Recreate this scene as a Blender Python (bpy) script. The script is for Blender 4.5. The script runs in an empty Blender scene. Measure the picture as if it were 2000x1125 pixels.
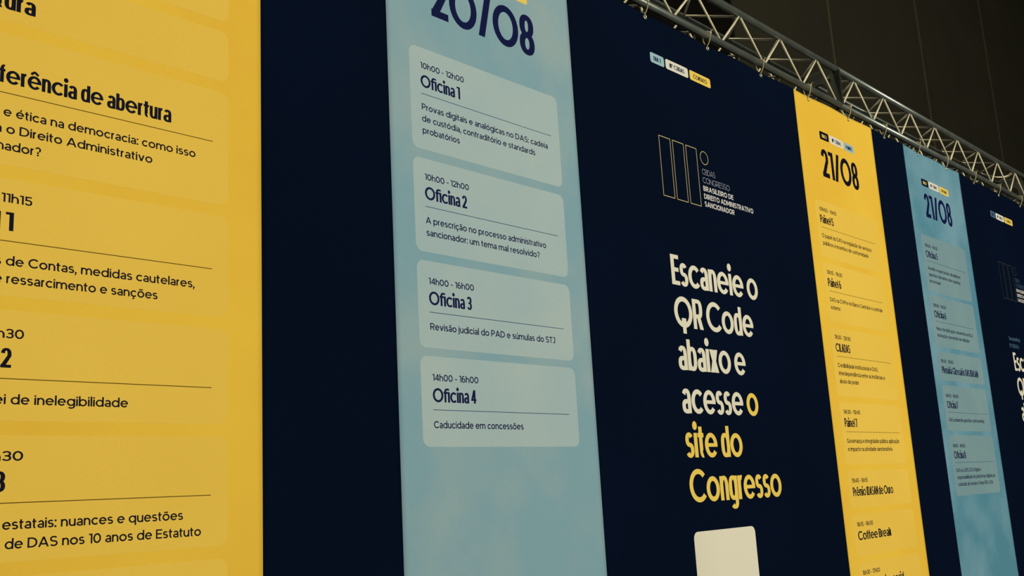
import bpy, math, random
from math import sin, cos, pi, radians
from mathutils import Matrix, Vector

# ------------------------------------------------------------------ camera, world, lights, exposure
scene = bpy.context.scene
col = scene.collection
EYE = 1.6            # camera height above the hall floor
D = 3.0              # distance from the camera to the plane the banners hang in

scene.view_settings.view_transform = 'Standard'
scene.view_settings.look = 'None'
scene.view_settings.gamma = 1.0
scene.view_settings.use_curve_mapping = False
scene.view_settings.exposure = 0.0


def make_camera():
    yaw, pitch, roll = 0.8207042967, 0.2040885586, -0.0553148468
    f = Vector((sin(yaw) * cos(pitch), cos(yaw) * cos(pitch), sin(pitch)))
    r = Vector((cos(yaw), -sin(yaw), 0.0))
    u = r.cross(f)
    r2 = cos(roll) * r + sin(roll) * u
    u2 = r2.cross(f)
    cam = bpy.data.cameras.new('camera')
    cam.sensor_width = 36.0
    cam.lens = 1992.84 / 2000.0 * 36.0
    cam.clip_end = 200
    o = bpy.data.objects.new('camera', cam)
    col.objects.link(o)
    m = Matrix((r2, u2, -f)).transposed().to_4x4()
    m.translation = Vector((0, 0, EYE))
    o.matrix_world = m
    scene.camera = o


make_camera()

world = bpy.data.worlds.new('hall_air')
scene.world = world
world.use_nodes = True
world.node_tree.nodes['Background'].inputs[0].default_value = (0.9, 0.85, 0.65, 1)
world.node_tree.nodes['Background'].inputs[1].default_value = 0.02


def area_light(name, loc, target, size, power, colour):
    L = bpy.data.lights.new(name, 'AREA')
    L.shape = 'DISK'
    L.size = size
    L.energy = power
    L.color = colour
    o = bpy.data.objects.new(name, L)
    col.objects.link(o)
    o.location = loc
    d = Vector(target) - Vector(loc)
    o.rotation_euler = d.to_track_quat('-Z', 'Y').to_euler()
    return o


WARM = (1.0, 0.905, 0.60)
# hall floodlights hung in front of the banner wall: one from the left, one from the right
area_light('hall_floodlight', (-7.0, -10.0, 6.0), (6.0, 3.0, 2.4), 1.2, 900, WARM)
area_light('hall_floodlight', (9.5, -11.5, 6.0), (8.0, 3.0, 1.2), 1.2, 1560, WARM)
# hall lamp up in the roof, over the truss
area_light('roof_lamp', (3.5, 3.9, 11.0), (5.8, 3.3, 4.0), 0.8, 320, WARM)


# ------------------------------------------------------------------ materials
def lin(c):
    out = []
    for v in c:
        v = v / 255.0
        out.append(v / 12.92 if v <= 0.04045 else ((v + 0.055) / 1.055) ** 2.4)
    return out


LIGHT = (0.82, 0.74, 0.47)     # what a perfect white print returns under the hall lamps


def ink(rgb, k=1.0):
    """Base colour of a print that looks like rgb under the hall lamps."""
    return tuple(min(0.95, k * a / b) for a, b in zip(lin(rgb), LIGHT))


def material(name, c1, c2=None, scale=1.2, rough=0.85, spec=0.05, metal=0.0, bump=0.0, bscale=300.0,
             grain=0.0, detail=3.0, lo=0.35, hi=0.65):
    m = bpy.data.materials.new(name)
    m.use_nodes = True
    nt = m.node_tree
    b = nt.nodes['Principled BSDF']
    b.inputs['Roughness'].default_value = rough
    b.inputs['Metallic'].default_value = metal
    b.inputs['Specular IOR Level'].default_value = spec
    tc = nt.nodes.new('ShaderNodeTexCoord')
    c2 = c2 or tuple(v * 0.93 for v in c1)
    n = nt.nodes.new('ShaderNodeTexNoise')
    n.inputs['Scale'].default_value = scale
    n.inputs['Detail'].default_value = detail
    nt.links.new(tc.outputs['Object'], n.inputs['Vector'])
    r = nt.nodes.new('ShaderNodeValToRGB')
    r.color_ramp.elements[0].position = lo
    r.color_ramp.elements[1].position = hi
    r.color_ramp.elements[0].color = (*c1, 1)
    r.color_ramp.elements[1].color = (*c2, 1)
    nt.links.new(n.outputs['Fac'], r.inputs['Fac'])
    out = r.outputs['Color']
    if grain:
        g = nt.nodes.new('ShaderNodeTexNoise')
        g.inputs['Scale'].default_value = 520.0
        g.inputs['Detail'].default_value = 2.0
        nt.links.new(tc.outputs['Object'], g.inputs['Vector'])
        mr = nt.nodes.new('ShaderNodeMapRange')
        mr.inputs[1].default_value = 0.3
        mr.inputs[2].default_value = 0.7
        mr.inputs[3].default_value = 1.0 - grain
        mr.inputs[4].default_value = 1.0 + grain
        nt.links.new(g.outputs['Fac'], mr.inputs[0])
        mx = nt.nodes.new('ShaderNodeVectorMath')
        mx.operation = 'SCALE'
        nt.links.new(out, mx.inputs[0])
        nt.links.new(mr.outputs[0], mx.inputs['Scale'])
        out = mx.outputs[0]
    nt.links.new(out, b.inputs['Base Color'])
    if bump:
        bn = nt.nodes.new('ShaderNodeTexNoise')
        bn.inputs['Scale'].default_value = bscale
        nt.links.new(tc.outputs['Object'], bn.inputs['Vector'])
        bp = nt.nodes.new('ShaderNodeBump')
        bp.inputs['Strength'].default_value = bump
        bp.inputs['Distance'].default_value = 0.002
        nt.links.new(bn.outputs['Fac'], bp.inputs['Height'])
        nt.links.new(bp.outputs['Normal'], b.inputs['Normal'])
    return m


M = {}
M['yellow'] = material('yellow_print', ink((230, 184, 58)), ink((224, 176, 54)), 1.6, grain=0.05)
M['yellow_card'] = material('pale_yellow_print', ink((228, 186, 70)), ink((224, 182, 66)), 1.3, grain=0.05)
M['blue'] = material('pale_blue_print', ink((124, 156, 153)), ink((144, 163, 152)), 2.2, grain=0.08, lo=0.4, hi=0.68)
M['blue_card'] = material('pale_grey_green_print', ink((164, 178, 162)), ink((156, 174, 162)), 2.4, grain=0.08)
M['teal'] = material('teal_blue_print', ink((79, 127, 134)), ink((108, 145, 148)), 2.2, grain=0.16)
M['teal_card'] = material('pale_teal_print', ink((119, 144, 136)), ink((112, 139, 134)), 2.4, grain=0.12)
M['navy'] = material('navy_print', ink((3, 12, 27)), ink((4, 14, 30)), 1.0, rough=0.85, spec=0.03)
M['ink'] = material('dark_navy_ink', ink((11, 20, 58)), None, rough=0.6)
M['ink_black'] = material('blue_black_ink', ink((14, 15, 28)), None, rough=0.6)
M['line_brown'] = material('brown_hairline_ink', ink((92, 70, 18)), None)
M['line_blue'] = material('slate_hairline_ink', ink((40, 68, 98)), None)
M['cream'] = material('cream_white_print', ink((219, 209, 172)), None)
M['tag_blue'] = material('light_blue_print', ink((150, 180, 172)), None)
M['tag_white'] = material('off_white_print', ink((216, 208, 188)), None)
M['tag_yellow'] = material('golden_yellow_print', ink((234, 192, 80)), None)
M['gold'] = material('pale_gold_ink', ink((186, 164, 104)), None)
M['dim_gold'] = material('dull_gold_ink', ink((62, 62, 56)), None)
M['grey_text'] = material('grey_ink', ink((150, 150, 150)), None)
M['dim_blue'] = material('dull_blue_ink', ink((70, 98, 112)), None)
M['white_text'] = material('white_ink', ink((206, 200, 190)), None)
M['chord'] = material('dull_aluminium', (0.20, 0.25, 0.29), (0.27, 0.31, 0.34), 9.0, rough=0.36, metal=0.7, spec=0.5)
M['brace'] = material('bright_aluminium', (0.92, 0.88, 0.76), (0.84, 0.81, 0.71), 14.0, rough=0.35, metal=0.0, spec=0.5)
M['plate'] = material('dark_painted_steel', (0.035, 0.042, 0.042), (0.05, 0.055, 0.05), 12.0, rough=0.5, metal=0.3, spec=0.4)
M['bolt'] = material('zinc_bolt', (0.35, 0.34, 0.30), None, 30.0, rough=0.4, metal=0.8, spec=0.5)
M['eyelet'] = material('eyelet_metal', (0.75, 0.72, 0.62), None, 30.0, rough=0.3, metal=0.9, spec=0.5)
M['tie'] = material('cream_nylon', (0.74, 0.66, 0.48), (0.66, 0.59, 0.43), 20.0, rough=0.45, spec=0.4)
M['wall'] = material('dark_olive_panel', (0.023, 0.0225, 0.018), (0.019, 0.019, 0.016), 0.8, rough=0.8, spec=0.1, bump=0.2, bscale=40)
M['seam'] = material('pale_seam_strip', (0.05, 0.05, 0.038), None, 3.0, rough=0.6)
M['black_wall'] = material('matt_black_panel', (0.003, 0.0025, 0.003), None, 1.0, rough=0.9, spec=0.05)
M['floor'] = material('charcoal_carpet', (0.03, 0.03, 0.032), (0.04, 0.04, 0.04), 6.0, rough=0.95, spec=0.05, bump=0.4)
M['ceiling'] = material('dark_ceiling_paint', (0.02, 0.02, 0.02), None, 1.0, rough=0.9)


# ------------------------------------------------------------------ object helpers
def link_mesh(name, verts, faces, mat, parent=None, smooth=False):
    me = bpy.data.meshes.new(name)
    me.from_pydata(verts, [], faces)
    me.materials.append(mat)
    if smooth:
        for p in me.polygons:
            p.use_smooth = True
    me.update()
    o = bpy.data.objects.new(name, me)
    col.objects.link(o)
    if parent is not None:
        o.parent = parent
        o.matrix_parent_inverse = Matrix.Translation(-world_loc(parent))
    return o


def world_loc(o):
    v = Vector(o.location)
    p = o.parent
    if p is not None:
        return Vector((0, 0, 0)) if o.type == 'MESH' else v + world_loc(p)
    return v


def thing(name, loc, label, cat, group=None):
    o = bpy.data.objects.new(name, None)
    o.empty_display_size = 0.1
    o.location = loc
    col.objects.link(o)
    o['label'] = label
    o['category'] = cat
    if group:
        o['group'] = group
    return o


def structure(name, verts, faces, mat):
    o = link_mesh(name, verts, faces, mat)
    o['kind'] = 'structure'
    return o


BOXF = [(0, 3, 2, 1), (4, 5, 6, 7), (0, 1, 5, 4), (1, 2, 6, 5), (2, 3, 7, 6), (3, 0, 4, 7)]


def box_geo(x0, y0, z0, x1, y1, z1):
    v = [(x0, y0, z0), (x1, y0, z0), (x1, y1, z0), (x0, y1, z0), (x0, y0, z1), (x1, y0, z1), (x1, y1, z1), (x0, y1, z1)]
    return v, BOXF


def tube_geo(path, rad, seg=12, closed=False, flat=None):
    """Round (or flattened: flat=(w,h)) tube swept along path."""
    pts = [Vector(p) for p in path]
    n = len(pts)
    verts, faces = [], []
    up = None
    for i, p in enumerate(pts):
        a = pts[(i - 1) % n] if (closed or i > 0) else pts[i]
        b = pts[(i + 1) % n] if (closed or i < n - 1) else pts[i]
        t = (b - a).normalized()
        if up is None:
            up = Vector((0, 0, 1)) if abs(t.z) < 0.9 else Vector((1, 0, 0))
        s = t.cross(up).normalized()
        w = s.cross(t).normalized()
        up = w
        for k in range(seg):
            an = 2 * pi * k / seg
            if flat:
                verts.append(tuple(p + s * (cos(an) * flat[0]) + w * (sin(an) * flat[1])))
            else:
                verts.append(tuple(p + s * (cos(an) * rad) + w * (sin(an) * rad)))
    m = n if closed else n - 1
    for i in range(m):
        for k in range(seg):
            j = (i + 1) % n
            faces.append((i * seg + k, i * seg + (k + 1) % seg, j * seg + (k + 1) % seg, j * seg + k))
    if not closed:
        faces.append(tuple(range(seg - 1, -1, -1)))
        faces.append(tuple((n - 1) * seg + k for k in range(seg)))
    return verts, faces


# ------------------------------------------------------------------ the hung cloth
TOP = EYE + 2.619
BOTTOM = 0.08


def surf(x, z):
    """Depth of the hung cloth: almost flat, with faint scallops below the ties."""
    h = max(0.0, TOP - z)
    y = D
    y += 0.0025 * sin(1.9 * x + 0.4 * z) * min(1.0, h * 2)
    y += 0.004 * math.exp(-h / 0.22) * cos(2 * pi * (x - 4.434) / 0.631)
    y += 0.0012 * sin(5.3 * x - 1.3 * z + 0.7) * math.exp(-h / 0.9)
    return y


def grid_sheet(x0, x1, z0, z1, off, step=0.03, radius=0.0):
    """A patch of print on the cloth; with radius the corners are round."""
    xs = []
    if radius:
        k = 7
        xs = [x0 + radius * (1 - cos(pi / 2 * i / k)) for i in range(k)]
        n = max(2, int((x1 - x0 - 2 * radius) / step))
        xs += [x0 + radius + (x1 - x0 - 2 * radius) * i / n for i in range(n)]
        xs += [x1 - radius * (1 - cos(pi / 2 * i / k)) for i in range(k, -1, -1)]
    else:
        n = max(1, int(round((x1 - x0) / step)))
        xs = [x0 + (x1 - x0) * i / n for i in range(n + 1)]
    nz = max(1, int(round((z1 - z0) / step)))
    verts, faces = [], []
    for x in xs:
        d = 0.0
        if radius:
            e = min(x - x0, x1 - x)
            if e < radius:
                d = radius - math.sqrt(max(0.0, radius ** 2 - (radius - e) ** 2))
        for j in range(nz + 1):
            z = (z0 + d) + (z1 - z0 - 2 * d) * j / nz
            verts.append((x, surf(x, z) - off, z))
    w = nz + 1
    for i in range(len(xs) - 1):
        for j in range(nz):
            faces.append((i * w + j, (i + 1) * w + j, (i + 1) * w + j + 1, i * w + j + 1))
    return verts, faces


# ------------------------------------------------------------------ lettering (cap height = 1)
class Style:
    pass


def style(**k):
    s = Style()
    s.__dict__.update(k)
    return s


SANS = style(X=.745, asc=1.05, desc=-.27, tv=.166, th=.148, wo=.80, wc=.72, we=.78, wn=.68, wb=.80, wa=.62, ws=.58,
             wt=.41, wf=.40, wr=.37, wm=1.14, wv=.72, ww=1.1, nb=2.0, na=2.0, sp=.32, sb=.085, dot=.15,
             cO=1.08, cC=1.0, cD=.92, cB=.80, cE=.70, cA=1.02, cR=.80, cS=.76, cN=.88, cM=1.05, cG=1.0, cT=.76, cJ=.52,
             cP=.78, cL=.64, cV=1.0, d0=.80, dw=.70, d8=.72, d1=.36, slash=.5, nd=2.0)
BOLD = style(**{**SANS.__dict__, 'tv': .20, 'th': .185, 'sb': .12})
LIGHTSANS = style(**{**SANS.__dict__, 'tv': .085, 'th': .08})
SHOW = style(X=.76, asc=1.0, desc=-.26, tv=.195, th=.135, wo=.77, wc=.66, we=.745, wn=.505, wb=.535, wa=.51, ws=.465,
             wt=.36, wf=.36, wr=.33, wm=.82, wv=.50, ww=.8, nb=2.7, na=2.5, sp=.19, sb=.028, dot=.225,
             cO=1.05, cC=.92, cD=.56, cB=.54, cE=.46, cA=.62, cR=.58, cS=.52, cN=.58, cM=.74, cG=.92, cT=.5, cJ=.44,
             cP=.56, cL=.46, cV=.6, d0=.88, dw=.52, d8=.54, d1=.36, slash=.46, nd=2.6)
DATE = style(**{**SHOW.__dict__, 'tv': .185, 'th': .145, 'd0': .86, 'dw': .50, 'd8': .52, 'd1': .34, 'slash': .44, 'sb': .04})


class Pen:
    def __init__(self):
        self.polys = []
        self.op = 0

    def add(self, pts):
        self.polys.append((self.op, pts))

    def box(self, x0, y0, x1, y1):
        self.op += 1
        self.add([(x0, y0), (x1, y0), (x1, y1), (x0, y1)])

    def poly(self, *p):
        self.op += 1
        self.add(list(p))

    def slant(self, x0, y0, x1, y1, t):
        self.op += 1
        self.add([(x0, y0), (x0 + t, y0), (x1 + t, y1), (x1, y1)])

    def bar(self, x0, y0, x1, y1, t):
        dx, dy = x1 - x0, y1 - y0
        L = math.hypot(dx, dy)
        nx, ny = -dy / L * t / 2, dx / L * t / 2
        self.op += 1
        self.add([(x0 - nx, y0 - ny), (x1 - nx, y1 - ny), (x1 + nx, y1 + ny), (x0 + nx, y0 + ny)])

    def arc(self, x0, y0, x1, y1, a0, a1, tx, ty, n=2.0):
        """Ring piece inside the box x0..x1, y0..y1 from angle a0 to a1."""
        cx, cy, rx, ry = (x0 + x1) / 2, (y0 + y1) / 2, (x1 - x0) / 2, (y1 - y0) / 2
        k = max(3, int(abs(a1 - a0) / 13))
        self.op += 1

        def pt(a, ax, ay):
            c, s = cos(a), sin(a)
            return (cx + ax * math.copysign(abs(c) ** (2 / n), c), cy + ay * math.copysign(abs(s) ** (2 / n), s))
        prev = None
        ix, iy = max(.01, rx - tx), max(.01, ry - ty)
        for i in range(k + 1):
            a = radians(a0 + (a1 - a0) * i / k)
            cur = (pt(a, rx, ry), pt(a, ix, iy))
            if prev:
                self.add([prev[0], cur[0], cur[1], prev[1]])
            prev = cur

    def disc(self, cx, cy, r, ry=None):
        ry = ry or r
        self.op += 1
        self.add([(cx + r * cos(2 * pi * i / 16), cy + ry * sin(2 * pi * i / 16)) for i in range(16)])


ACC = {'á': ('a', "'"), 'é': ('e', "'"), 'í': ('i', "'"), 'ó': ('o', "'"), 'ú': ('u', "'"), 'ê': ('e', '^'), 'â': ('a', '^'),
       'ã': ('a', '~'), 'õ': ('o', '~'), 'ç': ('c', ','), 'É': ('E', "'")}


def glyph(ch, s):
    p = Pen()
    X, tv, th = s.X, s.tv, s.th
    o = 0.012
    w = None
    if ch in ACC:
        base, mark = ACC[ch]
        w, polys = glyph('ı' if base == 'i' else base, s)
        p.polys = list(polys)
        p.op = max(k for k, _ in polys)
        c = w / 2
        y = (1.0 if base.isupper() else X)
        if mark == "'":
            p.slant(c - .05, y + .07, c + .05, y + .27, tv * .95)
        elif mark == '^':
            p.bar(c - .20, y + .08, c + .01, y + .25, th)
            p.bar(c - .01, y + .25, c + .20, y + .08, th)
        elif mark == '~':
            p.bar(c - .21, y + .10, c - .08, y + .20, th * .85)
            p.bar(c - .10, y + .20, c + .10, y + .12, th * .85)
            p.bar(c + .08, y + .12, c + .21, y + .22, th * .85)
        else:
            p.bar(c, 0.02, c - .02, -.12, th * .8)
            p.bar(c - .11, -.22, c + .05, -.20, th * .8)
            p.bar(c + .05, -.22, c + .05, -.08, th * .8)
        return w, p.polys
    if ch == ' ':
        return s.sp, []
    if ch == 'a':
        w = s.wa
        p.box(w - tv, 0, w, X * .62)
        p.arc(0.02, X * .2, w, X + o, 0, 152, tv, th, s.na)
        p.arc(0, -o, w + tv * .15, X * .58, 90, 300, tv * .98, th, s.na)
        p.box(w * .42, X * .58 - th, w - tv * .5, X * .58)
    elif ch in 'bdpqg':
        w = s.wb
        left = ch in 'bp'
        y0, y1 = {'b': (0, s.asc), 'd': (0, s.asc), 'p': (s.desc, X), 'q': (s.desc, X), 'g': (0, X)}[ch]
        p.box(0 if left else w - tv, y0, tv if left else w, y1)
        p.arc(0, -o, w, X + o, 0, 360, tv, th, s.nb)
        if ch == 'g':
            p.arc(0.04, s.desc - .03, w, s.desc + .55, -140, 0, tv, th, s.nb)
            p.box(w - tv, s.desc + .25, w, .1)
    elif ch == 'c':
        w = s.wo * .865
        p.arc(0, -o, s.wo * .98, X + o, 42, 318, tv, th * 1.1)
    elif ch == 'e':
        w = s.we
        p.arc(0, -o, w, X + o, 0, 322, tv, th * 1.05)
        p.box(tv * .6, X * .43, w - .01, X * .43 + th * .85)
    elif ch == 'f':
        w = s.wf
        sx = w * .22
        p.box(sx, 0, sx + tv, .72)
        p.arc(sx, .42, sx + w * 1.05, s.asc + .01, 75, 180, tv, th, 2.3)
        p.box(0, X - th, w * .95, X)
    elif ch == 'ﬁ':
        sx = s.wf * .2
        w = sx + tv * 2 + .16
        p.box(sx, 0, sx + tv, .72)
        p.arc(sx, .42, w + .06, s.asc + .02, 42, 180, tv, th, 2.4)
        p.box(0, X - th, w, X)
        p.box(w - tv, 0, w, X)
    elif ch in 'hn':
        w = s.wn
        p.box(0, 0, tv, s.asc if ch == 'h' else X)
        p.arc(0, -.15 + X * .25, w, X + o, 0, 158, tv, th, s.na)
        p.box(w - tv, 0, w, X * .55)
    elif ch == 'm':
        w = s.wm
        h = (w + tv) / 2
        p.box(0, 0, tv, X)
        for a in (0, h - tv):
            p.arc(a, -.15 + X * .25, a + h, X + o, 0, 158, tv, th, s.na)
            p.box(a + h - tv, 0, a + h, X * .55)
    elif ch in 'iıj':
        w = tv
        p.box(0, s.desc * .7 if ch == 'j' else 0, tv, X)
        if ch == 'j':
            p.arc(-.30, s.desc, tv, s.desc + .4, -95, 0, tv, th)
        if ch != 'ı':
            p.disc(tv / 2, X + .06 + s.dot * .75, s.dot * .58, s.dot * .62)
    elif ch == 'l':
        w = tv
        p.box(0, 0, tv, s.asc)
    elif ch == 'k':
        w = s.wv * .95
        p.box(0, 0, tv, s.asc)
        p.slant(tv * .8, X * .36, w - tv * 1.2, X, tv * 1.15)
        p.slant(w - tv * 1.2, 0, w * .36, X * .5, tv * 1.2)
    elif ch == 'o':
        w = s.wo
        p.arc(0, -o, w, X + o, 0, 360, tv, th * 1.1)
    elif ch == 'r':
        w = s.wr
        p.box(0, 0, tv, X)
        p.arc(0, X * .1, w * 1.45, X + o, 78, 165, tv, th * 1.1, s.na)
    elif ch in 'sS':
        w = s.ws if ch == 's' else s.cS
        H = X if ch == 's' else 1.0
        m = H * .51
        p.arc(0.01, m - th / 2, w - .02, H + o, 28, 272, tv * .95, th, 2.2)
        p.arc(0, -o, w, m + th / 2, -152, 92, tv * .95, th, 2.2)
    elif ch == 't':
        w = s.wt
        sx = w * .2
        p.box(sx, .22, sx + tv, X + .2)
        p.box(0, X - th, w * .95, X)
        p.arc(sx, -o, sx + w * .95, .5, 180, 285, tv, th, 2.3)
    elif ch == 'u':
        w = s.wn
        p.box(0, X * .4, tv, X)
        p.box(w - tv, 0, w, X)
        p.arc(0, -o, w, X * .9, 180, 345, tv, th, s.na)
    elif ch in 'vV':
        w = s.wv if ch == 'v' else s.cV
        H = X if ch == 'v' else 1.0
        p.slant(w / 2 - tv * .55, 0, 0, H, tv * 1.08)
        p.slant(w / 2 - tv * .55, 0, w - tv * 1.08, H, tv * 1.08)
    elif ch == 'w':
        w = s.ww
        q = w / 4
        for a in (0, 2 * q - tv * .3):
            p.slant(a + q - tv * .5, 0, a, X, tv)
            p.slant(a + q - tv * .5, 0, a + 2 * q - tv * .7, X, tv)
    elif ch == 'x':
        w = s.wv
        t = tv * 1.2
        p.slant(0, 0, w - t, X, t)
        p.slant(w - t, 0, 0, X, t)
    elif ch == 'y':
        w = s.wv
        p.slant(w / 2 - tv * .5, 0, 0, X, tv * 1.05)
        p.slant(w * .2, s.desc, w - tv, X, tv * 1.05)
    elif ch == 'z':
        w = s.ws
        p.box(0, 0, w, th)
        p.box(0, X - th, w, X)
        p.slant(0, th * .5, w - tv * 1.2, X - th * .5, tv * 1.2)
    # capitals
    elif ch == 'A':
        w = s.cA
        t = tv * 1.08
        p.slant(0, 0, w / 2 - t / 2, 1, t)
        p.slant(w - t, 0, w / 2 - t / 2, 1, t)
        p.box(w * .2, .22, w * .8, .22 + th)
    elif ch == 'B':
        w = s.cB
        p.box(0, 0, tv, 1)
        p.arc(w * .1, .46, w * .96, 1, -90, 90, tv, th, s.nb)
        p.arc(w * .1, 0, w, .55, -90, 90, tv, th, s.nb)
        for y in (0, .505 - th / 2, 1 - th):
            p.box(tv * .5, y, w * .54, y + th)
    elif ch == 'C':
        w = s.cO * .88
        p.arc(0, -o, s.cO, 1 + o, 42, 318, tv, th * 1.15)
    elif ch == 'D':
        w = s.cD
        p.box(0, 0, tv, 1)
        p.arc(-w * .3 if s.cD > .7 else 0, 0, w, 1, -90, 90, tv, th, 2.2 if s.cD > .7 else s.nb)
        for y in (0, 1 - th):
            p.box(tv * .5, y, w * (.36 if s.cD > .7 else .51), y + th)
    elif ch in 'EF':
        w = s.cE
        p.box(0, 0, tv, 1)
        for y, f in ((0, 1), (.44, .92), (1 - th, 1)):
            p.box(tv * .5, y, w * f, y + th)
    elif ch == 'G':
        w = s.cG
        p.arc(0, -o, s.cO, 1 + o, 42, 330, tv, th * 1.15)
        p.box(w - tv, .12, w, .5)
        p.box(w * .62, .5 - th, w, .5)
    elif ch == 'I':
        w = tv
        p.box(0, 0, tv, 1)
    elif ch == 'J':
        w = s.cJ
        p.box(w - tv, .3, w, 1)
        p.box(w * .2, 1 - th, w, 1)
        p.arc(-.08, -o, w, .62, -145, 0, tv, th)
    elif ch == 'L':
        w = s.cL
        p.box(0, 0, tv, 1)
        p.box(0, 0, w, th)
    elif ch == 'M':
        w = s.cM
        p.box(0, 0, tv, 1)
        p.box(w - tv, 0, w, 1)
        p.slant(w / 2 - tv * .5, .25, 0, 1, tv)
        p.slant(w / 2 - tv * .5, .25, w - tv, 1, tv)
    elif ch == 'N':
        w = s.cN
        p.box(0, 0, tv, 1)
        p.box(w - tv, 0, w, 1)
        p.slant(w - tv * 1.05, 0, 0, 1, tv * 1.05)
    elif ch == 'O':
        w = s.cO
        p.arc(0, -o, w, 1 + o, 0, 360, tv, th * 1.2)
    elif ch == 'Q':
        w = s.cO
        p.arc(0, -o, w, 1 + o, 0, 360, tv, th * 1.2)
        p.box(w / 2 - tv * .5, -.2, w / 2 + tv * .5, .16)
        p.box(w * .38, .10, w * .62, .30)
    elif ch in 'PR':
        w = s.cP if ch == 'P' else s.cR
        p.box(0, 0, tv, 1)
        p.arc(w * .05, .36, w, 1, -90, 90, tv, th, s.nb)
        for y in (.36, 1 - th):
            p.box(tv * .5, y, w * .53, y + th)
        if ch == 'R':
            p.slant(w - tv * 1.1, 0, w * .36, .44, tv * 1.1)
    elif ch == 'T':
        w = s.cT
        p.box(w / 2 - tv / 2, 0, w / 2 + tv / 2, 1)
        p.box(0, 1 - th, w, 1)
    # digits
    elif ch == '0':
        w = s.d0
        p.arc(0, -o, w, 1 + o, 0, 360, tv, th * 1.15)
    elif ch == '1':
        w = s.d1
        p.box(w - tv, 0, w, 1)
        p.box(0, 1 - th, w - tv * .5, 1)
    elif ch == '2':
        w = s.dw
        p.arc(0, .38, w, 1 + o, -25, 172, tv, th, s.nd if s.nd < 2.3 else 2.3)
        p.poly((0, th * .8), (tv * 1.25, th * .8), (w - .02, .58), (w - tv * 1.05, .62))
        p.box(0, 0, w, th * 1.15)
    elif ch == '3':
        w = s.dw
        p.arc(0, .44, w * .97, 1 + o, -90, 160, tv, th, 2.2)
        p.arc(0, -o, w, .44 + th, -160, 90, tv, th, 2.2)
        p.box(w * .3, .44, w * .5, .44 + th)
    elif ch == '4':
        w = s.dw * 1.05
        p.box(w * .86 - tv, 0, w * .86, 1)
        p.box(0, .2, w, .2 + th)
        p.poly((0, .2 + th * .5), (tv * 1.05, .2 + th * .5), (w * .86 - tv * .2, 1), (w * .86 - tv * 1.1, 1))
    elif ch == '5':
        w = s.dw
        p.box(w * .1, 1 - th, w * .92, 1)
        p.box(w * .08, .48, w * .08 + tv, 1)
        p.arc(0, -o, w, .64, -160, 130, tv, th, 2.2)
    elif ch in '69':
        w = s.dw
        q = Pen()
        q.arc(0, -o, w, .64, 0, 360, tv, th, 2.2)
        q.arc(0, -o, w * 1.15, 1 + o, 70, 182, tv, th, 2.2)
        for n, k in q.polys:
            p.polys.append((n, k if ch == '6' else [(w - a, 1 - b) for a, b in k]))
    elif ch == '7':
        w = s.dw
        p.box(0, 1 - th, w, 1)
        p.slant(w * .16, 0, w - tv * 1.1, 1 - th * .5, tv * 1.1)
    elif ch == '8':
        w = s.d8
        p.arc(w * .03, .5 - th * .45, w * .97, 1 + o, 0, 360, tv, th, 2.2)
        p.arc(0, -o, w, .5 + th * .45, 0, 360, tv, th, 2.2)
    # points
    elif ch == '/':
        w = s.slash
        p.slant(0, 0, w - tv * 1.05, 1.02, tv * 1.05)
    elif ch in '–-':
        w = .40 if ch == '–' else .3
        p.box(0, .32, w, .32 + th * .9)
    elif ch == '.':
        w = tv
        p.disc(tv / 2, tv / 2, tv * .55)
    elif ch == ',':
        w = tv
        p.disc(tv / 2, tv / 2, tv * .6)
        p.slant(-.04, -.2, tv * .3, tv * .4, tv * .7)
    elif ch == ':':
        w = tv
        p.disc(tv / 2, tv / 2, tv * .62)
        p.disc(tv / 2, X - tv / 2, tv * .62)
    elif ch == '?':
        w = s.dw * .85
        p.arc(0, .40, w, 1 + o, -60, 160, tv, th)
        p.box(w / 2 - tv / 2, .24, w / 2 + tv / 2, .46)
        p.disc(w / 2, tv * .5, tv * .62)
    elif ch == 'º':
        w = .38
        p.arc(0, .58, w, 1.02, 0, 360, tv * .7, th * .8)
    elif ch in '()':
        w = .28
        q = Pen()
        q.arc(0, -.2, .9, 1.1, 125, 235, tv, tv)
        for n, k in q.polys:
            p.polys.append((n, k if ch == '(' else [(w - a, b) for a, b in k]))
    else:
        raise ValueError('no glyph ' + ch)
    return w, p.polys


_cache = {}


def layout(txt, s):
    """Polygons of a line of text plus the left edge of every letter and the total width."""
    x, polys, starts = 0.0, [], []
    for c in txt:
        key = (c, id(s))
        if key not in _cache:
            _cache[key] = glyph(c, s)
        w, pl = _cache[key]
        starts.append(x)
        for n, q in pl:
            polys.append((n, [(x + a, b) for a, b in q]))
        x += w + (s.sb if c != ' ' else s.sb * .3)
    return polys, starts, x - s.sb


def lines_geo(lines, off):
    """lines: (text, style, x0, x1, z, cap[, visible]) - the visible tail of the text is fitted to x0..x1."""
    verts, faces = [], []
    for ln in lines:
        txt, s, x0, x1, z, cap = ln[:6]
        polys, starts, total = layout(txt, s)
        a = 0.0
        if len(ln) > 6:
            a = starts[len(txt) - len(ln[6])]
        k = (x1 - x0) / (total - a)
        for n, q in polys:
            i = len(verts)
            for (gx, gy) in q:
                X, Z = x0 + (gx - a) * k, z + gy * cap
                verts.append((X, surf(X, Z) - off - n * .00004, Z))
            faces.append(tuple(range(i, i + len(q))))
    return verts, faces


OFF_CARD, OFF_INK = 0.0002, 0.0005


def text_part(name, parent, lines, mat, off=OFF_INK):
    v, f = lines_geo(lines, off)
    return link_mesh(name, v, f, mat, parent)


def patch(name, parent, x0, x1, z0, z1, mat, off=OFF_CARD, radius=0.0):
    v, f = grid_sheet(x0, x1, z0, z1, off, radius=radius)
    return link_mesh(name, v, f, mat, parent)


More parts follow.
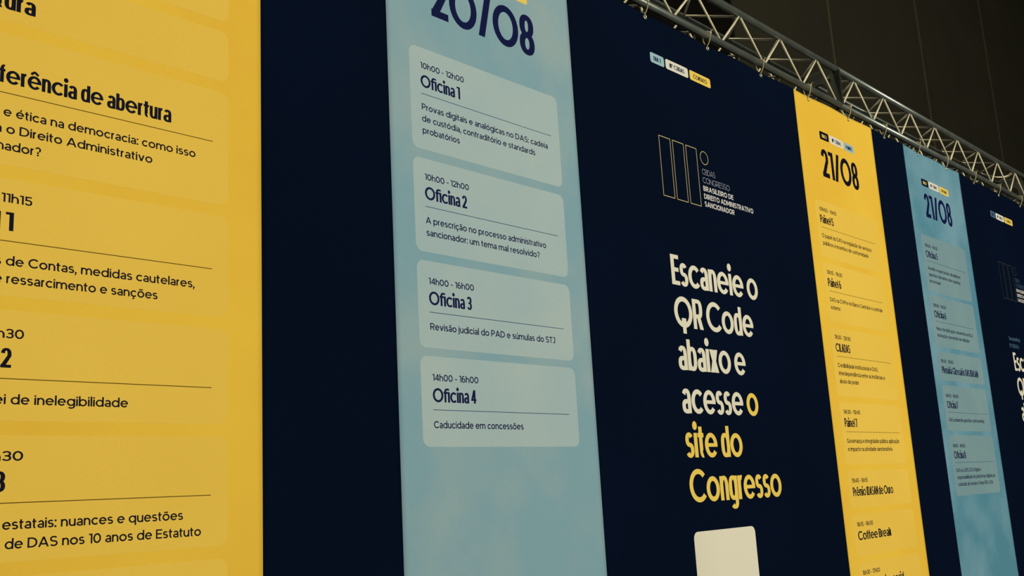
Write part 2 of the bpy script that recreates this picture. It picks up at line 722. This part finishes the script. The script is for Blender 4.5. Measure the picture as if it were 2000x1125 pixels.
TIE_X = [4.434, 5.067, 5.694, 6.330, 6.945, 7.560, 8.211, 8.817, 9.483, 10.128, 10.755]
EYELET_Z = EYE + 2.599


def banner(x0, x1, mat, label, cat='banner', group=None):
    t = thing('hanging_banner', ((x0 + x1) / 2, D, BOTTOM), label, cat, group)
    v, f = grid_sheet(x0, x1, BOTTOM, TOP, 0.0)
    o = link_mesh('printed_fabric', v, f, mat, t, smooth=True)
    m = o.modifiers.new('cloth_thickness', 'SOLIDIFY')
    m.thickness = 0.0012
    m.offset = -1.0
    for x in TIE_X:
        if x0 <= x < x1:
            y = surf(x, EYELET_Z) - 0.001
            ring = [(x + 0.0115 * cos(2 * pi * i / 20), y, EYELET_Z + 0.0115 * sin(2 * pi * i / 20)) for i in range(20)]
            vv, ff = tube_geo(ring, 0.004, 8, closed=True)
            link_mesh('eyelet', vv, ff, M['eyelet'], t, smooth=True)
    return t


# ---------------------------------------------------------------- session cards
def session_card(t, u, top, bottom, rule, mat, ink_t, ink_b, line_mat, time, title, body, has_rule=True):
    """u: left edge of the banner; rule: height of the hairline (camera-relative); body: (text, x0, x1, visible)."""
    c = patch('session_card', t, u + .118, u + 1.068, EYE + bottom, EYE + top, mat, radius=.035)
    R = EYE + rule
    if time:
        txt, a, b = time[:3]
        text_part('session_time', c, [(txt, SANS, u + a, u + b, R + .1155, .0268) + tuple(time[3:])], ink_b)
    if title:
        txt, a, b = title[:3]
        text_part('session_title', c, [(txt, SHOW, u + a, u + b, R + .031, .0555) + tuple(title[3:])], ink_t)
    if has_rule:
        patch('divider_line', c, u + .178, u + 1.008, R - .0013, R + .0013, line_mat, off=OFF_INK)
    if body:
        text_part('session_description', c,
                  [(b[0], SANS, u + b[1], u + b[2], R - .072 - .0525 * i, .0278) + tuple(b[3:]) for i, b in enumerate(body)], ink_b)
    return c


def tag(t, x0, x1, z0, z1, mat, txt, tmat, sty=None, pad=.25):
    c = patch('heading_tag', t, x0, x1, EYE + z0, EYE + z1, mat, radius=.013)
    w = x1 - x0
    text_part('tag_text', c, [(txt, sty or SHOW, x0 + w * pad, x1 - w * pad, EYE + z0 + .0165, .026)], tmat)
    return c


def tags(t, u, first, third, mats, inks):
    tag(t, u + first[0], u + first[1], 2.336, 2.396, mats[0], first[2], inks[0], pad=.24)
    tag(t, u + first[1] + .014, u + third[0] - .016, 2.336, 2.396, mats[1], 'IIIº CBDAS', inks[1], pad=.17)
    tag(t, u + third[0], u + third[1], 2.336, 2.396, mats[2], third[2], inks[2], pad=.17)


def rim(x0, x1, z0, z1, w):
    """Outline rectangle as polygons on the cloth."""
    verts, faces = [], []
    for (a, b, c, d) in ((x0, x1, z0, z0 + w), (x0, x1, z1 - w, z1), (x0, x0 + w, z0, z1), (x1 - w, x1, z0, z1)):
        v, f = grid_sheet(a, b, c, d, OFF_INK, step=.04)
        k = len(verts)
        verts += v
        faces += [tuple(i + k for i in q) for q in f]
    return verts, faces


def emblem(t, u, bar_mat, light_mat, bold_mat):
    z0, z1 = EYE + 1.563, EYE + 1.909
    for a, b in ((.713, .822), (.841, .951), (.971, 1.080)):
        v, f = rim(u + a, u + b, z0, z1, .0042)
        link_mesh('emblem_bar', v, f, bar_mat, t)
    p = Pen()
    p.arc(u + 1.113, EYE + 1.826, u + 1.197, EYE + 1.908, 0, 360, .0042, .0042)
    v, f = [], []
    for n, q in p.polys:
        f.append(tuple(range(len(v), len(v) + 4)))
        v += [(x, surf(x, z) - OFF_INK, z) for x, z in q]
    link_mesh('emblem_ring', v, f, bar_mat, t)
    text_part('emblem_thin_text', t, [('CBDAS', LIGHTSANS, u + 1.120, u + 1.256, EYE + 1.764, .034),
                                      ('CONGRESSO', LIGHTSANS, u + 1.118, u + 1.404, EYE + 1.713, .034)], light_mat)
    text_part('emblem_bold_text', t, [('BRASILEIRO DE', BOLD, u + 1.116, u + 1.436, EYE + 1.664, .031),
                                      ('DIREITO ADMINISTRATIVO', BOLD, u + 1.116, u + 1.656, EYE + 1.617, .031),
                                      ('SANCIONADOR', BOLD, u + 1.116, u + 1.431, EYE + 1.571, .031)], bold_mat)


CAP = .166

# ================================================================= the eight banners, left to right
Y, YC, INK, BLK = M['yellow'], M['yellow_card'], M['ink'], M['ink_black']

# 1 - yellow, cut by the left edge of the photograph
U = .7425
t = banner(U, U + 1.2, Y, 'yellow banner at the far left, with the "Conferência de abertura" card')
common = (YC, BLK, BLK, M['line_brown'])
session_card(t, U, 1.955, 1.718, 1.49 + .23, *common, None, None, None, False)
session_card(t, U, 1.678, 1.489, 1.496, *common, None, ('Abertura', .285, .402, 'tura'), None, False)
session_card(t, U, 1.449, 1.038, 1.260, *common, None, ('Conferência de abertura', .304, .853, 'ferência de abertura'),
             [('e ética na democracia: como isso', .323, .943), ('a o Direito Administrativo', .301, .789), ('nador?', .308, .435)])
session_card(t, U, .998, .648, .810, *common, ('11h15', .329, .416), ('Painel 1', .317, .366, 'l 1'),
             [('s de Contas, medidas cautelares,', .319, .944), ('e ressarcimento e sanções', .318, .815)])
session_card(t, U, .608, .292, .411, *common, ('h30', .334, .409), ('Painel 2', .348, .377, '2'),
             [('ei de inelegibilidade', .335, .725)])
session_card(t, U, .252, -.094, .066, *common, ('h30', .336, .421), ('Painel 3', .344, .376, '3'),
             [('estatais: nuances e questões', .373, .912), ('de DAS nos 10 anos de Estatuto', .382, .974)])
session_card(t, U, -.134, -.45, -.33, *common, None, None, None, False)

# 2 - plain navy strip
banner(1.9425, 2.547, M['navy'], 'narrow plain navy banner between the far left yellow banner and the pale blue one')

# 3 - pale blue 20/08
U = 2.547
t = banner(U, U + 1.2, M['blue'], 'pale blue banner dated 20/08, with four session cards from "Oficina 1" to "Oficina 4"')
tags(t, U, (.300, .435, 'DIA 1'), (.690, .892, 'OFICINAS'), (M['navy'], M['tag_white'], M['tag_yellow']), (M['tag_yellow'], INK, BLK))
text_part('date', t, [('20/08', DATE, U + .257, U + .930, EYE + 2.075, .203)], INK)
common = (M['blue_card'], INK, INK, M['line_blue'])
session_card(t, U, 1.904, 1.447, 1.695, *common, ('10h00 – 12h00', .180, .436), ('Oﬁcina 1', .178, .409),
             [('Provas digitais e analógicas no DAS: cadeia', .179, .979), ('de custódia, contraditório e standards', .178, .886), ('probatórios', .179, .394)])
session_card(t, U, 1.407, 1.005, 1.199, *common, ('10h00 – 12h00', .181, .436), ('Oﬁcina 2', .178, .420),
             [('A prescrição no processo administrativo', .177, .922), ('sancionador: um tema mal resolvido?', .178, .873)])
session_card(t, U, .968, .610, .756, *common, ('14h00 – 16h00', .180, .437), ('Oﬁcina 3', .178, .420),
             [('Revisão judicial do PAD e súmulas do STJ', .179, .943)])
session_card(t, U, .577, .218, .363, *common, ('14h00 – 16h00', .180, .437), ('Oﬁcina 4', .178, .420),
             [('Caducidade em concessões', .178, .698)])


# 4 and 8 - wide navy with emblem and headline
def wide_navy(u, w, label, far):
    t = banner(u, u + w, M['navy'], label)
    tags(t, u, (.702, .833, 'DIA 2' if far else 'DIA 1'), (1.087, 1.309, 'CONTATO'),
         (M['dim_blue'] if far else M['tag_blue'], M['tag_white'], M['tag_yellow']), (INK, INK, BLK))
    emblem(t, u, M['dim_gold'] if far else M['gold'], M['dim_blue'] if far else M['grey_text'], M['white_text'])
    if far:
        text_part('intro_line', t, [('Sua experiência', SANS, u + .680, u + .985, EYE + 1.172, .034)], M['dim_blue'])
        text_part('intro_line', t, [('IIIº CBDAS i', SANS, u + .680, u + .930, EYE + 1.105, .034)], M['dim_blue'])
        dz = -.180
    else:
        dz = 0.0
    Z = EYE + dz
    for txt, a, b, z in (('Escaneie o', .722, 1.608, 1.074), ('QR Code', .717, 1.514, .846), ('abaixo e', .717, 1.384, .617), ('acesse', .717, 1.316, .390)):
        text_part('headline_line', t, [(txt, SHOW, u + a, u + b, Z + z, CAP)], M['cream'])
    for txt, a, b, z in (('o', 1.352, 1.478, .390), ('site do', .715, 1.265, .162), ('Congresso', .718, 1.645, -.065)):
        o = text_part('headline_line', t, [(txt, SHOW, u + a, u + b, Z + z, CAP)], M['tag_yellow'])
        o['label'] = 'yellow headline words'
    patch('blank_panel', t, u + .718, u + 1.308, Z - .80, Z - .212, M['cream'], radius=.035)
    return t


wide_navy(3.747, 2.3755, 'wide navy banner with three-bar emblem, cream and yellow headline and white panel at the foot', False)

# 5 - yellow 21/08
U = 6.1225
t = banner(U, U + 1.2, Y, 'yellow banner dated 21/08, hung under the truss joint, listing "Painel 5" to "Coffee Break"')
tags(t, U, (.317, .449, 'DIA 2'), (.694, .850, 'PAINÉIS'), (M['navy'], M['tag_white'], M['tag_blue']), (M['tag_yellow'], INK, INK))
text_part('date', t, [('21/08', DATE, U + .302, U + .868, EYE + 2.060, .203)], BLK)
common = (YC, BLK, BLK, M['line_brown'])
session_card(t, U, 1.871, 1.470, 1.681, *common, ('09h00 – 10h15', .180, .428), ('Painel 5', .174, .368),
             [('O papel do DAS na regulação de serviços', .174, .932), ('públicos e incentivo de conformidade', .174, .869)])
session_card(t, U, 1.430, 1.033, 1.241, *common, ('10h15 – 11h30', .178, .402), ('Painel 6', .175, .368),
             [('DAS na CVM e no Banco Central e o controle', .176, .987), ('externo', .176, .313)])
session_card(t, U, .993, .541, .803, *common, ('11h30 – 12h30', .178, .411), ('CILADAS', .174, .386),
             [('Credibilidade institucional e DAS:', .175, .782), ('interdependência entre as instâncias e', .177, .884), ('abuso de poder', .175, .457)])
session_card(t, U, .501, .101, .311, *common, ('14h30 – 15h45', .175, .419), ('Painel 7', .172, .358),
             [('Governança e integridade pública: aplicação', .175, .983), ('e impacto na atividade sancionatória', .175, .852)])
session_card(t, U, .061, -.172, -.129, *common, ('15h45 – 16h15', .175, .406), ('Prêmio IDASAN de Ouro', .173, .782), None, False)
session_card(t, U, -.212, -.468, -.402, *common, ('16h15 – 16h30', .174, .408), ('Coffee Break', .170, .667), None, False)
session_card(t, U, -.508, -.800, -.698, *common, ('16h30 – 17h00', .174, .424), ('Conferência especial', .173, .780), None, False)

# 6 - plain navy strip
banner(7.3225, 7.902, M['navy'], 'narrow plain navy banner between the yellow and the teal banners dated 21/08')

# 7 - teal 21/08
U = 7.902
t = banner(U, U + 1.2, M['teal'], 'teal blue banner dated 21/08, with five session cards, beside the right edge')
tags(t, U, (.302, .437, 'DIA 2'), (.672, .876, 'OFICINAS'), (M['navy'], M['tag_white'], M['tag_yellow']), (M['tag_yellow'], INK, BLK))
text_part('date', t, [('21/08', DATE, U + .302, U + .868, EYE + 2.066, .203)], INK)
common = (M['teal_card'], INK, INK, M['line_blue'])
session_card(t, U, 1.899, 1.432, 1.684, *common, ('09h00 – 10h30', .174, .436), ('Oﬁcina 5', .174, .410),
             [('Assédio e repercussões disciplinares:', .176, .864), ('questões relevantes sobre garantias', .176, .842), ('processuais', .176, .396)])
session_card(t, U, 1.405, .990, 1.194, *common, ('09h00 – 10h30', .174, .436), ('Oﬁcina 6', .172, .414),
             [('Marco de tipificação e dosimetria na NLLC:', .176, .966), ('motivação e prevenção de nulidades', .176, .860)])
session_card(t, U, .950, .726, .750, *common, ('10h30 – 12h00', .172, .426), ('Plenária Glossário DAS IDASAN', .172, .943), None, False)
session_card(t, U, .688, .335, .478, *common, ('14h00 – 16h00', .172, .430), ('Oﬁcina 7', .174, .398),
             [('DAS ambiental: questões controvertidas', .174, .929)])
session_card(t, U, .301, -.157, .092, *common, ('14h00 – 16h00', .174, .426), ('Oﬁcina 8', .174, .413),
             [('DAS na LGPD, ECA Digital e', .174, .693), ('responsabilidade de plataformas digitais por', .176, 1.000),
              ('conteúdo de terceiros (Temas 987 e 533)', .178, .924)])

# 8 - wide navy at the right edge
wide_navy(9.102, 2.3755, 'wide navy banner cut by the right edge of the photo, emblem dull grey', True)

# ================================================================= box truss
FZ0, FZ1 = EYE + 2.680, EYE + 2.962       # lower and upper chord heights
TY0, TY1 = D, D + .268                    # front and rear chords
CR, BR = .0242, .0070


def truss(x0, length, label, bent=False):
    t = thing('box_truss', (x0 + length / 2, (TY0 + TY1) / 2, FZ0 - CR), label, 'truss', 'aluminium truss sections above the banners')
    x1 = x0 + length
    for y in (TY0, TY1):
        for z in (FZ0, FZ1):
            v, f = tube_geo([(x0, y, z), (x1, y, z)], CR, 20)
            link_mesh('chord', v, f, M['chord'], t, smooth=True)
    n, pitch = 8, (length - .075) / 8
    A = [x0 + .035 + pitch * k for k in range(n + 1)]
    B = [a + pitch / 2 for a in A[:-1]]
    g = CR * .9

    def brace(p, q, mid=None):
        path = [p, q]
        if mid:
            path = []
            for k in range(13):
                s = k / 12
                path.append(tuple((1 - s) ** 2 * p[i] + 2 * s * (1 - s) * mid[i] + s * s * q[i] for i in range(3)))
        v, f = tube_geo(path, BR, 10)
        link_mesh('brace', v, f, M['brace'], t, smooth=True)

    for k in range(n):
        for a, side in ((A[k], 1), (A[k + 1], -1)):
            b = B[k]
            e = side * .012
            brace((a + e, TY0, FZ0 + g), (b - e, TY0, FZ1 - g))                       # front face
            brace((a + e, TY1, FZ1 - g), (b - e, TY1, FZ0 + g))                       # rear face
            if bent and k == n - 1 and side == 1:                                     # the one bowed brace
                brace((b - e, TY0 + g, FZ1), (a + e, TY1 - g, FZ1), (b - .02, TY0 + .10, FZ1 - .085))
            else:
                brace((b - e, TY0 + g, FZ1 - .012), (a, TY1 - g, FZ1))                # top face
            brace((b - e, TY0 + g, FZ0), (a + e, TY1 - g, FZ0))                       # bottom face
    for x, sgn in ((x0, 1), (x1, -1)):
        end_plate(t, x, sgn)
    return t


def end_plate(t, x, sgn):
    th = .008
    cy, cz = (TY0 + TY1) / 2, (FZ0 + FZ1) / 2
    hw = .276 / 2 + CR
    ch = .012
    outer = []
    n = 32
    hr = .060
    verts, faces = [], []
    for k in range(n):
        a = 2 * pi * k / n + pi / n
        c, s = cos(a), sin(a)
        m = hw / max(abs(c), abs(s))
        m = min(m, hw * math.sqrt(2) - ch)
        outer.append((cy + c * m, cz + s * m))
    for xx in (x, x + sgn * th):
        verts += [(xx, y, z) for y, z in outer]
        verts += [(xx, cy + hr * cos(2 * pi * k / n + pi / n), cz + hr * sin(2 * pi * k / n + pi / n)) for k in range(n)]
    for k in range(n):
        j = (k + 1) % n
        faces.append((k, j, n + j, n + k))
        faces.append((2 * n + k, 3 * n + k, 3 * n + j, 2 * n + j))
        faces.append((k, 2 * n + k, 2 * n + j, j))
        faces.append((n + k, n + j, 3 * n + j, 3 * n + k))
    p = link_mesh('end_plate', verts, faces, M['plate'], t)
    for y in (TY0 + .055, TY1 - .055):
        for z in (FZ0 + .055, FZ1 - .055):
            xs = x + sgn * th
            v, f = tube_geo([(xs, y, z), (xs + sgn * .012, y, z)], .011, 6)
            link_mesh('bolt', v, f, M['bolt'], p)


truss(2.615, 4.212, 'aluminium box truss section left of the plate joint, over the middle wide navy banner')
truss(6.834, 4.212, 'aluminium box truss section right of the plate joint, over the teal banner', bent=True)


# ================================================================= nylon ties
def tie_proto():
    t = thing('cable_tie', (TIE_X[0], D, EYELET_Z), 'x', 'cable tie')
    x = TIE_X[0]
    cz = FZ0
    path = []
    r = CR + .0035
    for k in range(15):                    # over the chord
        a = radians(-25 + 230 * k / 14)
        path.append((x, D + r * cos(a), cz + r * sin(a)))
    for k in range(7):                     # down in front to the eyelet, through it and up behind
        s = (k + 1) / 8
        path.append((x - .012 * s, D - (r * .9 * (1 - s)) - .006 * sin(pi * s), cz - .012 - (cz - .012 - EYELET_Z - .002) * s))
    path.append((x - .012, D - .002, EYELET_Z - .006))
    path.append((x - .010, D + .004, EYELET_Z - .003))
    for k in range(6):
        s = (k + 1) / 7
        path.append((x - .012 * (1 - s), D + .004 + (r * .85) * s, EYELET_Z + (cz - .016 - EYELET_Z) * s))
    v, f = tube_geo(path, .002, 8, closed=True, flat=(.0038, .0016))
    link_mesh('strap', v, f, M['tie'], t, smooth=True)
    v, f = box_geo(x - .006, D - r - .006, cz + .004, x + .006, D - r + .004, cz + .018)
    link_mesh('locking_head', v, f, M['tie'], t)
    tail = [(x + .001, D - r - .004, cz + .016), (x + .004, D - r - .010, cz + .026), (x + .008, D - r - .014, cz + .030)]
    v, f = tube_geo(tail, .002, 6, flat=(.0034, .0014))
    link_mesh('tail', v, f, M['tie'], t)
    return t


TIE_LABELS = ['cream nylon tie nearest the blue tag of the middle navy banner, leftmost',
              'cream nylon tie second from the left, above the yellow tag of the wide navy banner',
              'cream nylon tie third from the left, last one above the middle wide navy banner',
              'cream nylon tie at the left corner of the yellow 21/08 banner',
              'cream nylon tie at the right side of the yellow 21/08 banner',
              'cream nylon tie above the narrow navy banner between the yellow and teal 21/08 banners',
              'cream nylon tie at the left side of the teal 21/08 banner',
              'cream nylon tie at the right corner of the teal 21/08 banner',
              'cream nylon tie just right of the teal banner, over the far right navy banner',
              'second last cream nylon tie towards the right edge of the photo',
              'rightmost cream nylon tie, at the right edge of the photo']
proto = tie_proto()
random.seed(4)
for i, x in enumerate(TIE_X):
    if i == 0:
        r = proto
    else:
        r = proto.copy()
        col.objects.link(r)
        for ch in proto.children:
            c = ch.copy()
            col.objects.link(c)
            c.parent = r
            c.matrix_parent_inverse = ch.matrix_parent_inverse.copy()
    r.location.x = x
    r['label'] = TIE_LABELS[i]
    r['group'] = 'nylon ties along the truss'

# ================================================================= the hall
WY = 5.0
structure('floor', *box_geo(-12, -12, -.1, 28, 9, 0.0), M['floor'])
structure('ceiling', *box_geo(-12, -12, 12.0, 28, 9, 12.1), M['ceiling'])
structure('wall_back', *box_geo(9.04, WY, 0, 28, WY + .2, 12.0), M['wall'])
structure('wall_left', *box_geo(-12, WY + .02, 0, 9.04, WY + .2, 12.0), M['black_wall'])
for i, x in enumerate((11.38, 14.37, 17.38, 20.38)):
    structure('trim_%d' % (i + 1), *box_geo(x - .022, WY - .012, 0, x + .022, WY, 12.0), M['seam'])
